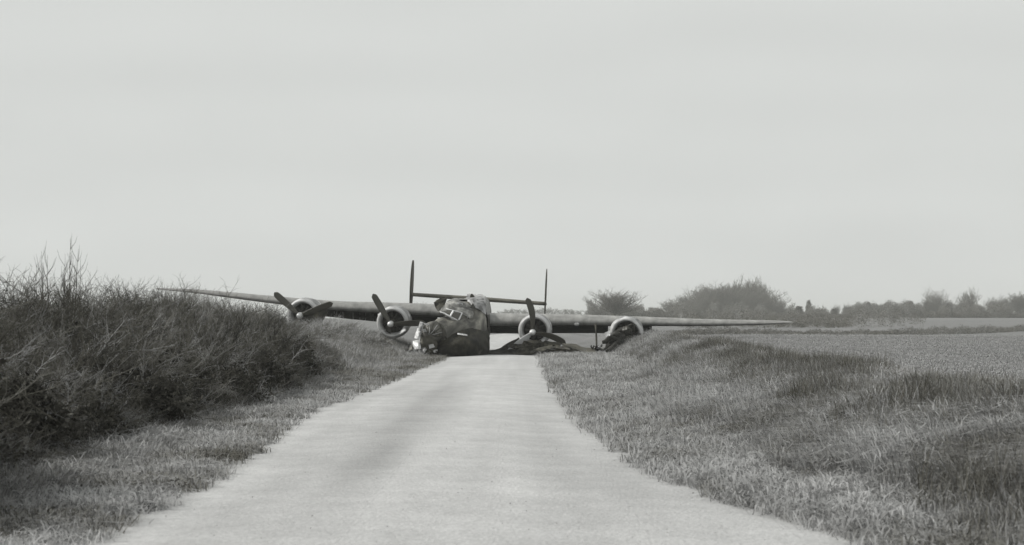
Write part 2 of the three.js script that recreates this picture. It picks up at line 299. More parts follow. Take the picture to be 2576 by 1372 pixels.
  scatter('hedge_bank_grass', 'long pale grass on the bank below the hedge and wing', 'grass', midT, lbank);
  scatter('field_crop', 'low even growth covering the wide field', 'field crop', cropT, crop);
  HERBS = herbs;
  const st = [], g = new THREE.DodecahedronGeometry(1, 0); g.scale(1, 0.6, 0.8);
  for (let i = 0; i < 1500; i++) { const d = dRand(10, 70), x = lerp(roadL(d), roadR(d), R()); st.push({ x, y: 0.04 + 0.03 * sstep(0, 1, Math.min(x - roadL(d), roadR(d) - x)), z: -d, s: 0.003 + 0.010 * R() * R() * R(), ry: R() * 6, v: 0.18 + 0.3 * R() }); }
  scatter('road_gravel', 'small loose stones lying on the pale road', 'gravel', [g], st, M.shrub);
}

// ---------------------------------------------------------------- hedge shrubs
function sprayGeo(seed, len, thick) {
  const R = rng(seed), pos = [], idx = [], nor = [];
  const twig = (p, dir, l, r, lev) => {
    const pts = [p.clone()], rad = [r]; let q = p.clone(), dd = dir.clone(); const n = lev ? 2 : 4; if (lev) l *= 0.85;
    for (let i = 1; i <= n; i++) { dd.add(V((R() - 0.5) * 0.95, (R() - 0.5) * 0.8 + 0.05, (R() - 0.5) * 0.95)).normalize(); q = q.clone().addScaledVector(dd, l / n); pts.push(q); rad.push(r * (1 - 0.75 * i / n)); }
    tubeRaw(pts, rad, 3, pos, idx, nor);
    if (lev < 2) { const k = lev ? 3 : 9; for (let i = 0; i < k; i++) { const t = 0.15 + 0.85 * (i + R()) / k, s = Math.min(n - 1, Math.floor(t * n)), c = pts[s].clone().lerp(pts[s + 1], t * n - s); const nd = dd.clone().add(V((R() - 0.5) * 2, (R() - 0.5) * 1.6, (R() - 0.5) * 2)).normalize(); twig(c, nd, l * (0.3 + 0.3 * R()), r * 0.6, lev + 1); } }
  };
  twig(V(0, 0, 0), V(0, 1, 0), len, thick, 0);
  return geom(pos, idx, pos.filter((_, i) => i % 3 < 2), nor);
}
function leafGeo(seed, n, r, s) {
  const R = rng(seed), pos = [], idx = [], nor = [], uv = [];
  for (let i = 0; i < n; i++) {
    const c = V(R() - 0.5, R() - 0.5, R() - 0.5).multiplyScalar(2 * r), a = V(R() - 0.5, R() - 0.5, R() - 0.5).normalize(), b = V(R() - 0.5, R() - 0.5, R() - 0.5).cross(a).normalize(), k = s * (0.5 + R()), q = pos.length / 3;
    for (const [u, w] of [[-1, 0], [0, -0.55], [1.1, 0], [0, 0.55]]) { pos.push(c.x + (a.x * u + b.x * w) * k, c.y + (a.y * u + b.y * w) * k, c.z + (a.z * u + b.z * w) * k); uv.push(0, 0); }
    idx.push(q, q + 1, q + 2, q, q + 2, q + 3); const N = a.clone().cross(b); for (let m = 0; m < 4; m++) nor.push(N.x, N.y, N.z);
  }
  return geom(pos, idx, uv, nor);
}
const sprays = [1, 2, 3].map((s) => sprayGeo(500 + s, 0.62, 0.006));
const leafClumps = [1, 2].map((s) => leafGeo(600 + s, 46, 0.2, 0.03));
function makeShrub(name, label, category, seed, rx, h, { nSpray = 360, nLeaf = 320, nStem = 7, upright = 0.5, dark = 1 } = {}) {
  const R = rng(seed), t = thing(name, label, category);
  for (let i = 0; i < nStem; i++) {
    const a = i / nStem * 6.283 + R(), b = V(Math.cos(a) * rx * 0.25 * R(), -0.15, Math.sin(a) * rx * 0.25 * R()), lean = (1 - upright) * rx * (0.5 + 1.5 * R()), top = h * (0.75 + 0.35 * R());
    const pts = []; for (let k = 0; k <= 6; k++) { const u = k / 6; pts.push(V(b.x + Math.cos(a) * lean * u * u + (R() - 0.5) * 0.1, b.y + (top + 0.15) * u, b.z + Math.sin(a) * lean * u * u + (R() - 0.5) * 0.1)); }
    mesh('stem', tube(pts, pts.map((_, k) => 0.019 * (1 - k / 7.5)), 5), i % 2 ? M.twig : M.twigPale, t);
  }
  const items = [], leaves = [];
  for (let i = 0; i < nSpray; i++) {
    const a = R() * 6.283, q = Math.pow(R(), 0.42), el = Math.asin(R()), x = Math.cos(a) * Math.cos(el) * rx * q, z = Math.sin(a) * Math.cos(el) * rx * q, y = Math.sin(el) * h * 0.86 * q - 0.05, n = fbm(x * 1.7 + seed, y * 2 + z * 1.7, 5, 2), up = y / h;
    items.push({ x, y, z, s: 0.65 + 0.55 * R() + 0.25 * up, rx: (R() - 0.5) * 2.6 * (1.15 - up) + Math.sin(a) * 0.5, rz: (R() - 0.5) * 2.6 * (1.15 - up) - Math.cos(a) * 0.5, ry: R() * 6.283, v: (R() < 0.12 + 0.16 * up ? 0.26 + 0.3 * R() : clamp((0.07 + 0.4 * (n - 0.5) + 0.09 * R()) * (0.6 + 0.7 * up), 0.025, 0.3)) * dark });  // low twigs darker, top ones paler: the hedge's own shade put into colour
  }
  for (let i = 0; i < nLeaf; i++) {
    const a = R() * 6.283, q = Math.pow(R(), 0.42) * 1.02, el = Math.asin(R() * 0.85), x = Math.cos(a) * Math.cos(el) * rx * q, z = Math.sin(a) * Math.cos(el) * rx * q, y = Math.sin(el) * h * 0.72 * q;
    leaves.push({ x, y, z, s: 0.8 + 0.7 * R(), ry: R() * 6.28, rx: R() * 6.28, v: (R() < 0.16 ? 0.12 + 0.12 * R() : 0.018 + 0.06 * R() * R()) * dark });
  }
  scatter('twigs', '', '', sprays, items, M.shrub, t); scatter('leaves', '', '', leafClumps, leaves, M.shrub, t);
  return t;
}
{
  const G = 'shrubs of the hedge beside the lane', L = 'dark leafless shrub in the dense hedge on the lane bank';
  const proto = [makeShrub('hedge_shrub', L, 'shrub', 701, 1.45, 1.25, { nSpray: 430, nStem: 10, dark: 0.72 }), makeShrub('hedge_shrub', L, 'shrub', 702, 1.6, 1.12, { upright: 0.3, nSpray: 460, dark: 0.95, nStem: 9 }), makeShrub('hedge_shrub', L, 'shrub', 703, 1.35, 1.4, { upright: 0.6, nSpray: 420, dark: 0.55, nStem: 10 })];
  const R = rng(77), spots = [];
  for (let d = 9.5; d < 55.5; d += 1.9) {
    const xf = lut([[9, -5.6], [15, -5.7], [17, -4.9], [20, -4.75], [28, -4.9], [36, -4.9], [41, -5.1], [48, -5.7], [55, -6.6]], d), sh = lut([[9, 1.6], [15, 1.6], [17, 0.9], [22, 0.9], [30, 1.02], [45, 1.0], [52, 0.95], [57, 0.85]], d);
    spots.push([xf - 1.35 - 0.3 * R(), d + (R() - 0.5) * 0.7, sh * (0.82 + 0.2 * R())]); spots.push([xf - 3.1 - 0.7 * R(), d + 1 + (R() - 0.5) * 0.8, sh * (1.0 + 0.2 * R())]);
    if (d > 17) for (const e of [0, 1]) spots.push([lut([[17, -5.45], [28, -5.5], [36, -5.5], [41, -5.6], [48, -5.9], [55, -6.5]], d) + 0.4 * (R() - 0.5), d + e, 0.34 + 0.16 * R()]);
  }
  for (const [x, d, k] of [[-7.0, 57, 0.4], [-8.8, 58.5, 0.6], [-6.8, 60, 0.34], [-8.5, 61.5, 0.42], [-7.0, 63.5, 0.32], [-8.2, 65, 0.34], [-7.0, 67, 0.36], [-7.2, 72, 0.3]]) spots.push([x, d, k]);
  spots.forEach(([x, d, s], i) => {
    const o = i < 3 ? proto[i] : copyOf(proto[i % 3], L, G); o.userData.group = G;
    if (s < 0.56 && d < 56) { o.userData.label = 'low rounded shrub at the grassy foot of the roadside hedge'; o.userData.group = 'low shrubs along the foot of the hedge'; }
    o.position.set(x, land(x, -d) - 0.08, -d); o.rotation.y = R() * 6.283; o.scale.set(s * (0.95 + 0.15 * R()), s, s * (0.95 + 0.15 * R()));
  });
  scatter('broad_leaved_weeds', 'small dark weeds scattered through the rough grass', 'weeds', leafClumps, HERBS, M.shrub);
  { // dry pale scrub between the hedge and the nose
    const R3 = rng(79), pr = makeShrub('dry_scrub', 'pale dry scrub on the bank between hedge and aircraft nose', 'shrub', 704, 1.3, 1.0, { nSpray: 200, nLeaf: 80, nStem: 5, upright: 0.8, dark: 1.3 }); let first = true;
    for (let d = 57; d < 85; d += 1.75) for (const xo of [-7.0, -8.4, -9.9]) {
      const o = first ? pr : copyOf(pr); first = false; o.userData.group = 'dry scrub below the wing'; const x = xo + (R3() - 0.5) * 0.8, k = (0.4 + 0.28 * R3() + (xo < -8 ? 0.2 : 0)) * lerp(0.55, 1, sstep(60, 74, d));
      o.position.set(x, land(x, -d) - 0.05, -d); o.rotation.y = R3() * 6.28; o.scale.set(k * 1.2, k, k * 1.2);
    }
  }
  // the tall upright shoots near the near end of the hedge
  const R2 = rng(81), sap = thing('sapling', 'tall thin bare shoots standing up above the top of the hedge', 'sapling', [P(150, 800, 27).x, land(P(150, 800, 27).x, -27), -27]);
  for (let i = 0; i < 15; i++) {
    const bx = (R2() - 0.5) * 0.55, bz = (R2() - 0.5) * 0.5, tx = bx * 1.5 + (R2() - 0.5) * 0.35, top = 1.5 + 0.85 * R2(), pts = [];
    for (let k = 0; k <= 6; k++) pts.push(V(lerp(bx, tx, k / 6) + (R2() - 0.5) * 0.03, -0.1 + (top + 0.1) * k / 6, bz + (R2() - 0.5) * 0.03));
    const st = mesh('stem', tube(pts, pts.map((_, k) => 0.011 * (1 - k / 7)), 4), M.twigDark, sap), pos = [], idx = [], nor = [];
    for (let k = 0; k < 12; k++) { const u = 0.35 + 0.6 * R2(), s = Math.floor(u * 6), p = pts[s].clone().lerp(pts[s + 1], u * 6 - s), a = R2() * 6.28, l = 0.12 + 0.25 * R2(); tubeRaw([p, p.clone().add(V(Math.cos(a) * l * 0.35, l * 0.5, Math.sin(a) * l * 0.35)), p.clone().add(V(Math.cos(a) * l * 0.5, l, Math.sin(a) * l * 0.5))], [0.004, 0.003, 0.0015], 3, pos, idx, nor); }
    mesh('twigs', geom(pos, idx, null, nor), M.twigDark, st);
  }
  // low dark clumps in the pale grass of the bank
  for (const [X, Y, d, s, lab] of [[905, 905, 74, 0.62, 'low dark bramble clump in pale grass, closest to the crashed nose'], [848, 917, 70, 0.55, 'low dark bramble clump in pale grass midway between the nose and the hedge'], [800, 905, 66, 0.75, 'rounded dark bramble clump at the far end of the hedge'], [1010, 885, 80, 0.4, 'small ragged bush in the grass under the inner propeller beside the nose']]) {
    const p = P(X, Y, d), b = makeShrub('bramble_clump', lab, 'bramble', 900 + X, 0.9, 0.95, { nSpray: 110, nLeaf: 120, nStem: 4, dark: 0.9 }); b.position.set(p.x, land(p.x, p.z) - 0.05, p.z); b.scale.setScalar(s);
  }
}

// ---------------------------------------------------------------- trees
function growTree(seed, { h = 10, spread = 1, trunk = 0.22, tr = 0.28, kids = [9, 6, 6, 5], up = 0.35, twigR = 0.022, fan = 0, e0 = 0.06 }) {
  const R = rng(seed), A = { pos: [], idx: [], nor: [] }, B = { pos: [], idx: [], nor: [] };
  const branch = (p, dir, l, r, lev) => {
    const n = lev === 0 ? 6 : lev < 3 ? 3 : 2, pts = [p.clone()], rad = [r]; let q = p.clone(); const dd = dir.clone();
    for (let i = 1; i <= n; i++) { dd.add(V((R() - 0.5) * 0.35, lev ? up * 0.22 : 0.1, (R() - 0.5) * 0.35)).normalize(); q = q.clone().addScaledVector(dd, l / n); pts.push(q); rad.push(Math.max(twigR * 0.6, r * (1 - (lev ? 0.7 : 0.8) * i / n))); }
    const G = lev < 2 ? A : B; tubeRaw(pts, rad, lev < 2 ? 6 : 3, G.pos, G.idx, G.nor);
    if (lev >= kids.length) return;
    const k = kids[lev];
    if (fan && !lev) { for (let i = 0; i < k; i++) { const e = lerp(e0, 1.45, Math.pow((i + 0.5) / k, 0.65)), a = i * 2.399; branch(pts[n - (i % 4)].clone(), V(Math.cos(a) * Math.cos(e), Math.sin(e), Math.sin(a) * Math.cos(e)), h * fan * (0.85 + 0.3 * R()) , r * 0.5, 1); } return; }
    for (let i = 0; i < k; i++) {
      const t0 = lev ? 0.25 : trunk, t = Math.min(0.985, t0 + (1 - t0) * (i + R()) / k), s = Math.min(n - 1, Math.floor(t * n)), c = pts[s].clone().lerp(pts[s + 1], t * n - s), a = i * 2.399 + R() * 1.5;
      const side = V(Math.cos(a), 0.1 + 0.6 * R() * up * 2, Math.sin(a)), nd = dd.clone().multiplyScalar(lev ? 0.8 : 0.55).addScaledVector(side, lev ? 0.85 : 0.95 * spread).normalize();
      branch(c, nd, l * (lev ? 0.5 : lerp(0.62, 0.34, t) * (0.8 + 0.2 * spread)) * (0.75 + 0.5 * R()), Math.max(twigR, r * (lev ? 0.45 : 0.42)), lev + 1);
    }
  };
  branch(V(0, -0.3, 0), V(0, 1, 0), h * (fan ? 0.25 : 0.86), tr, 0);
  const fin = (G) => geom(G.pos, G.idx, G.pos.filter((_, i) => i % 3 < 2), G.nor);
  return [fin(A), fin(B)];
}
function treeAt(geos, name, label, group, X, Y, d, topY, wide = 1, turn = 0, mat = M.farTwig) {
  geos[1].computeBoundingBox(); const h0 = geos[1].boundingBox.max.y * 0.92;
  const p = P(X, 800, d), y = land(p.x, p.z), top = P(X, topY, d).y, s = (top - y) / h0;
  const t = thing(name, label, 'tree', [p.x, y, p.z], turn, group);
  mesh('trunk', geos[0], M.bark, t); mesh('crown', geos[1], mat, t); t.scale.set(s * wide, s, s * wide); return t;
}
const bare = [
  growTree(1006, { h: 9, fan: 0.62, kids: [30, 7, 4, 3], up: 0.22, twigR: 0.03, tr: 0.36 }),
  growTree(1012, { h: 9.5, fan: 0.6, e0: 0.45, kids: [20, 6, 4, 3], up: 0.4, twigR: 0.034, tr: 0.34 }),
  growTree(1003, { h: 10, fan: 0.62, e0: 0.85, kids: [16, 6, 4, 3], up: 0.7, twigR: 0.034, tr: 0.34 }),
  growTree(1004, { h: 9, fan: 0.6, kids: [22, 7, 6, 5], up: 0.3, twigR: 0.04 }),
  growTree(1005, { h: 10.4, spread: 1.2, trunk: 0.12, kids: [11, 6, 5, 3], up: 0.4, twigR: 0.06 }),
];
treeAt(bare[0], 'bare_tree', 'round bare tree standing alone beyond the wing and outer engine', null, 1546, 800, 420, 727, 1.5);
{
  const R = rng(91), prof = [[1610, 790], [1660, 772], [1710, 748], [1760, 724], [1800, 716], [1850, 710], [1920, 722], [1960, 758], [2000, 780]];
  for (let i = 0; i < 26; i++) {                                     // the rounded wood
    const X = 1622 + (i % 13) * 30 + R() * 14, back = i >= 13, d = back ? 690 + R() * 24 : 620 + R() * 28, top = lut(prof, X) + (back ? -6 : 14) * R() + (back ? 0 : 8);
    treeAt(bare[[3, 1, 3, 0][i % 4]], 'wood_tree', 'bare tree packed into the rounded wood behind the outer wing', 'trees of the rounded wood', X, 800, d, top, back ? 1.2 : 1.35, R() * 6.28);
  }
  [[1868, 700], [1895, 703], [1918, 706]].forEach(([X, t], i) => treeAt(bare[2], 'tall_tree', ['tall thin tree rising over the highest part of the wood, first of three', 'tall thin tree rising over the wood, middle of three', 'tall thin tree at the steep end of the wood, last of three'][i], null, X, 800, 720, t - 4, 1, i * 2));
  // the low distant wood behind the fuselage and inner engine
  for (let i = 0; i < 15; i++) { const X = 1240 + i * 18 + R() * 8; treeAt(bare[4], 'distant_tree', 'faint low tree in the distant row behind the inner engine', 'trees of the distant row', X, 800, 900 + R() * 80, lut([[1240, 786], [1290, 776], [1330, 778], [1380, 772], [1440, 776], [1500, 786]], X) + R() * 5, 1.7, R() * 6.28); }
  treeAt(bare[0], 'bare_tree', 'round tree glimpsed between the tall fin and the cockpit', null, 1060, 800, 600, 760, 1.1, 1.2);
  treeAt(bare[3], 'bare_tree', 'low tree glimpsed beside the fin above the wing root', null, 1090, 800, 620, 772, 1.2, 2.2);
  // the row at the far side of the field
  const row = [[2072, 778, 3, 1.2, 'low rounded tree just beyond the wing tip'], [2106, 764, 1, 1.2, 'pale feathery bare tree beyond the wing tip, thinner of two'], [2136, 763, 2, 1.6, 'pale feathery bare tree beyond the wing tip, wider of two'], [2164, 770, 3, 1.0, 'bushy tree beside the dark square topped evergreen'], [2222, 776, 1, 1.5, 'short bare tree between the dark evergreens'], [2356, 722, 1, 1.5, 'tallest bare tree of the row across the field'], [2338, 752, 3, 1.2, 'bushy tree at the foot of the tallest tree'], [2386, 754, 3, 1.2, 'broad bushy tree beside the tallest tree of the row'], [2434, 726, 2, 1.9, 'narrow tall tree, second tallest of the row across the field'], [2425, 756, 3, 1.2, 'low bushy tree against the narrow tall tree'], [2462, 762, 3, 1.2, 'lowest bushy tree between the narrow tree and the fan shaped tree'], [2500, 742, 1, 1.7, 'fan shaped bare tree near the end of the row'], [2525, 750, 3, 1.1, 'bushy tree, second from the end of the row'], [2566, 736, 3, 1.4, 'broad tree cut off by the picture edge'], [2312, 774, 3, 1.3, 'low scrubby tree before the tallest tree']];
  row.forEach(([X, t, k, w, lab], i) => treeAt(bare[k], 'field_tree', lab, null, X, 800, 640 + (i % 3) * 24, t, k === 3 ? w : w * 0.68, i * 1.7));
  for (let i = 0; i < 22; i++) { const X = 2010 + i * 27 + R() * 14; treeAt(bare[[4, 1, 4, 2][i % 4]], 'row_tree', 'small bare tree filling the gaps of the far row', 'small trees of the far row', X, 800, 680 + R() * 60, lerp(784, 766, R()), 1.5, R() * 6.28); }
  // dark evergreens
  const lobes = (seed, list) => { const Q = rng(seed), gs = []; for (const [x, y, z, r] of list) for (let i = 0; i < 26 * r * r; i++) { const g = leafGeo(seed + gs.length * 7, 12, 0.5, 0.2), a = V(Q() - 0.5, Q() - 0.5, Q() - 0.5).normalize().multiplyScalar(r * Math.cbrt(Q())); g.translate(x + a.x, y + a.y * 0.8, z + a.z); gs.push(g); } return mergeGeometries(gs); };
  const tr = tube([V(0, -0.4, 0), V(0.1, 3, 0), V(0, 7, 0.1)], [0.3, 0.22, 0.1], 6);
  const ever = [[tr, lobes(1101, [[0, 3.2, 0, 2.2], [0.9, 4.8, 0.3, 1.8], [-0.8, 5.4, -0.2, 1.8], [0.2, 7.6, 0, 1.7], [0.3, 9, 0, 1.1]])], [tr, lobes(1102, [[0, 2.6, 0, 2.6], [1.2, 3.6, 0, 2.2], [-1.3, 4.2, 0.2, 2.1], [0, 6.4, 0, 2.4], [0.2, 8.4, 0.1, 1.7]])]];
  [[2010, 772, 1, 1.5, 'dark spreading evergreen at the foot of the wood'], [2035, 757, 0, 0.8, 'dark evergreen with a knobbly crown at the end of the wood'], [2098, 778, 1, 1.4, 'dark squat evergreen beyond the wing tip'], [2187, 762, 0, 0.9, 'dark evergreen with a square round top in the far row'], [2252, 772, 0, 0.7, 'small narrow evergreen in the far row'], [2290, 760, 1, 1.1, 'dark cone shaped evergreen before the tallest tree'], [2140, 790, 1, 2.2, 'lowest spreading evergreen of the far row']].forEach(([X, t, k, w, lab], i) => treeAt(ever[k], 'evergreen_tree', lab, null, X, 800, 600 + i * 8, t, w, i, M.evergreen));
  // scrub hedges across the field: two ragged bands nobody could count
  const hs = [], hs2 = [];
  for (let i = 0; i < 2600; i++) { const u = R(), X = lerp(1620, 2620, u), d = 100 * (265 / 100) ** u * (1 + (R() - 0.5) * 0.05), p = P(X, 800, d); const n = fbm(u * 40, 2.2, 99, 3); hs.push({ x: p.x, y: land(p.x, p.z) + R() * (0.3 + 0.8 * u) * n, z: p.z, s: (0.7 + 1.1 * u) * (0.8 + 0.7 * R()), ry: R() * 6, rx: R() * 6, v: 0.14 + 0.16 * n * R() }); }
  for (let i = 0; i < 8000; i++) { const u = R(), X = lerp(1480, 2600, u), near = X < 2330 && X > 1700 && i % 2 && R() < lut([[1700, 1], [2050, 1], [2200, 0.5], [2330, 0.1]], X), d = near ? lerp(290, 540, R() * R()) : lerp(540, 590, u) + (R() - 0.5) * 20, p = P(X, 800, d); const n = Math.max(0.15, 2.2 * (fbm(u * 46, 5.2, 100, 3) - 0.25)); hs2.push({ x: p.x, y: land(p.x, p.z) + R() * (near ? 2.5 : 5) * n, z: p.z, s: near ? 2 + 1.6 * R() : 3 + 2.4 * R(), ry: R() * 6, rx: R() * 6, v: 0.10 + 0.14 * n * R() }); }
  scatter('scrub_undergrowth', 'low ragged strip of scrub dividing the field from the slope', 'scrub', leafClumps, hs, M.shrub);
  scatter('wood_undergrowth', 'dark tangled undergrowth at the foot of the far trees', 'undergrowth', leafClumps, hs2, M.shrub);
}

// ---------------------------------------------------------------- the crashed bomber
const plane = thing('crashed_bomber', 'crashed four engined bomber lying wheels up across the lane with twin tail fins', 'aircraft', [-2.55, 0, -88.4], -0.061);
plane.updateMatrixWorld(true);
const inv = plane.matrixWorld.clone().invert();
const L = (X, Y, d) => P(X, Y, d).applyMatrix4(inv);
const dLE = (X) => 88.4 - (X - 1163) / 48.4 * 0.061;

// wings
function airfoil(n, c, t) {                                         // ring from the upper trailing edge round the nose to the lower one: [back, up]
  const yt = (u) => 5 * t * (0.2969 * Math.sqrt(u) - 0.126 * u - 0.3516 * u * u + 0.2843 * u ** 3 - 0.1036 * u ** 4), out = [];
  for (let i = n; i >= 0; i--) { const u = 0.5 * (1 - Math.cos(Math.PI * i / n)); out.push([u * c, (yt(u) + 0.05 * 4 * u * (1 - u) * 0.5) * c]); }
  for (let i = 1; i <= n; i++) { const u = 0.5 * (1 - Math.cos(Math.PI * i / n)); out.push([u * c, (-yt(u) * 0.85 + 0.03 * 4 * u * (1 - u) * 0.5) * c]); }
  return out;
}
function wing(side, st, pitch, under0) {
  const N = 14, rows = st.map(([X, Y, c, t]) => { const le = L(X, Y, dLE(X)); le.z -= (4.3 - c) * 0.3; return airfoil(N, c, t).map(([b, u]) => V(le.x, le.y + u * Math.cos(pitch) + b * Math.sin(pitch), le.z - b * Math.cos(pitch) + u * Math.sin(pitch))); });
  const fine = []; for (let i = 0; i + 1 < rows.length; i++) for (let k = 0; k < 4; k++) fine.push(rows[i].map((_, j) => crv(rows.map((r) => r[j]), (i + k / 4) / (rows.length - 1)))); fine.push(rows[rows.length - 1]);
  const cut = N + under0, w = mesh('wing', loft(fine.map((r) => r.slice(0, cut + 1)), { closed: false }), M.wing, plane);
  mesh('wing_underside', loft(fine.map((r) => r.slice(cut)), { closed: false }), M.under, w);  // shade beneath the wing deepened by this near-black skin
  return w;
}
const rightW = [[1163, 812, 4.3, 0.17], [1276, 813, 4.15, 0.17], [1452, 812.5, 3.6, 0.165], [1640, 814.5, 3.0, 0.155], [1756, 816, 2.55, 0.145], [1900, 815.5, 2.0, 0.13], [1965, 813.5, 1.5, 0.10], [2000, 812, 0.7, 0.05]];
const leftW = [[1163, 792, 4.3, 0.17], [1080, 787, 4.15, 0.17], [940, 779.5, 3.7, 0.165], [826, 773.5, 3.3, 0.16], [671, 757, 2.75, 0.145], [560, 744, 2.3, 0.13], [483, 735, 1.9, 0.11], [405, 728.5, 1.3, 0.08], [376, 726, 0.7, 0.05]];
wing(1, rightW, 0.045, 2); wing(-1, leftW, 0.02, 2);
// flaps hanging below the trailing edges, their shade put into a near-black colour
function flap(X0, X1, yt, yb, d, ribs) {
  const row = (X, a, b) => { const k = dLE(X) - 88.4; return [L(X, a, d + k), L(X, lerp(a, b, 0.55), d + 0.25 + k), L(X, b, d + 0.75 + k)]; };
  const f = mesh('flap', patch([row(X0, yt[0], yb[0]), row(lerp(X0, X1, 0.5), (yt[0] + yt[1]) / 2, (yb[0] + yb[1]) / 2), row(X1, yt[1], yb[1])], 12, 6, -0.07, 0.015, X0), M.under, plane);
  ribs.forEach(([X, w]) => { const u = (X - X0) / (X1 - X0), k = dLE(X) - 88.4, a = L(X, lerp(yt[0], yt[1], u) + 2, d - 0.05 + k), b = L(X, lerp(yb[0], yb[1], u), d + 0.62 + k); mesh('flap_rib', tube([a, a.clone().lerp(b, 0.5), b], w, 4), M.rib, f); });
}
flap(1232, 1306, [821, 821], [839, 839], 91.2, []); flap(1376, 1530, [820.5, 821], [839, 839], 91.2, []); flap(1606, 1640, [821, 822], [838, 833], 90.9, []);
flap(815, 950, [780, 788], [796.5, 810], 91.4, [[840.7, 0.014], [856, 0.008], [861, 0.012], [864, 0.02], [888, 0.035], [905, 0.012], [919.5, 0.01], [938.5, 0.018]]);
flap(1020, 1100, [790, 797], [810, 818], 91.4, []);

{ const g = new THREE.SphereGeometry(0.12, 16, 10); g.scale(1.1, 0.75, 0.4); const p = L(1451, 816.5, dLE(1451)); const m = mesh('landing_light', g, M.pale, plane); m.position.copy(p).add(V(0, 0, -0.6)); m.position.z = p.z - 0.2; }
// engines
function cowlGeo(prof, sx, dent, seed) { const rows = prof.map(([r, z]) => { const row = []; for (let k = 0; k < 40; k++) { const a = k / 40 * 6.2832, q = r * (1 + dent * (fbm(Math.cos(a) * 2 + 5, Math.sin(a) * 2 + z * 2, seed, 3) - 0.5)); row.push(V(Math.cos(a) * q * sx, Math.sin(a) * q, z)); } return row; }); return loft(rows); }
function crush(g) { const A = g.attributes.position; for (let i = 0; i < A.count; i++) { const x = A.getX(i), y = A.getY(i); if (y < 0.1) A.setXYZ(i, x - 0.1 * (0.1 - y), 0.1 + (y - 0.1) * (0.55 + 0.25 * fbm(x * 3, A.getZ(i) * 3, 77, 2)), A.getZ(i) - 0.2 * (0.1 - y)); } g.computeVertexNormals(); return g; }
function engine(X, Y, back, opt = {}) {
  const c = L(X, Y, dLE(X) - 1.35), n = new THREE.Group(); n.name = 'engine_nacelle'; n.position.copy(c); n.rotation.set(0.07, -0.03, opt.roll || 0); plane.add(n);
  const dent = opt.dent || 0.015;
  mesh('nacelle_body', cowlGeo([[0.79, -1.05], [0.78, -1.5], [0.7, -2.2], [0.5, -3.1], [0.15, -4.0]], 1.02, dent, X), M.cowl, n);
  const cl = cowlGeo([[0.815, -0.22], [0.835, -0.5], [0.835, -0.9], [0.80, -1.08]], 1.03, dent, X + 1); if (opt.wreck) crush(cl); mesh('cowl', cl, M.cowl, n);
  const rg = cowlGeo([[0.56, -0.55], [0.585, -0.25], [0.615, -0.08], [0.66, -0.005], [0.715, 0.0], [0.77, -0.07], [0.815, -0.218]], 1.03, dent, X + 1); mesh('cowl_ring', opt.wreck ? crush(rg) : rg, M.lip, n);
  if (opt.wreck) { const q = rng(X); for (let k = 0; k < 12; k++) { const g = new THREE.IcosahedronGeometry(0.15 + 0.16 * q(), 2), A = g.attributes.position; for (let i = 0; i < A.count; i++) { const s = 1 + 0.7 * (fbm(A.getX(i) * 9 + k, A.getY(i) * 9 + A.getZ(i) * 7, 78, 2) - 0.5); A.setXYZ(i, A.getX(i) * s * 1.3, A.getY(i) * s, A.getZ(i) * s); } g.computeVertexNormals(); g.translate(k > 8 ? -0.5 - 0.25 * q() : (q() - 0.5) * 0.85, k > 8 ? -0.45 - 0.3 * q() : (q() - 0.55) * 0.6, -0.1 + 0.35 * q()); mesh('broken_cylinder', g, k % 3 ? M.black : M.engine, n); } }
  const bk = new THREE.CircleGeometry(0.66, 32); bk.translate(0, 0, -0.56); mesh('baffle', bk, M.black, n);
  for (let k = 0; k < 9; k++) { if (opt.wreck && k % 4 === 2) continue; const a = k / 9 * 6.2832 + 0.2, g = new THREE.CylinderGeometry(0.085, 0.1, 0.3, 10); g.translate(0, 0.38, 0); g.rotateZ(a); g.translate(0, 0, -0.42); const cy = mesh('cylinder', g, M.engine, n); cy.rotation.z = 0; }
  const gc = new THREE.SphereGeometry(0.24, 20, 12); gc.scale(1, 1, 0.9); gc.translate(0, 0, -0.34); mesh('gearcase', gc, M.engine, n);
  return n;
}
const eLO = engine(760, 792, 0), eLI = engine(986, 812, 0), eRI = engine(1344, 832, 0), eRO = engine(1576, 839, 0, { dent: 0.16, wreck: true, roll: -0.2 });
function bladeGeo(len, wmax, bend, twist0 = 0.6, tip = 0.15) {                    // along +y, edge on at the root and flatter at the tip
  const rows = [], n = 16;
  for (let i = 0; i <= n; i++) {
    const u = i / n, r = lerp(0.12, len, u), w = wmax * (u < 0.15 ? lerp(0.42, 0.7, u / 0.15) : u > 0.9 ? Math.sqrt(Math.max(0.02, 1 - ((u - 0.9) / 0.1) ** 2)) * 0.86 : lerp(0.7, 1, Math.sin((u - 0.15) / 0.75 * 2.4))) * 0.5, th = lerp(0.05, 0.012, Math.sqrt(u)), a = lerp(twist0, tip, u);
    const [bx, bz] = bend(u), row = []; for (let k = 0; k < 12; k++) { const t = k / 12 * 6.2832, p = Math.cos(t) * w, q = Math.sin(t) * th; row.push(V(p * Math.cos(a) + q * Math.sin(a) + bx, r, -p * Math.sin(a) + q * Math.cos(a) + bz)); }
    rows.push(row);
  }
  return loft(rows, { cap0: true, cap1: true });
}
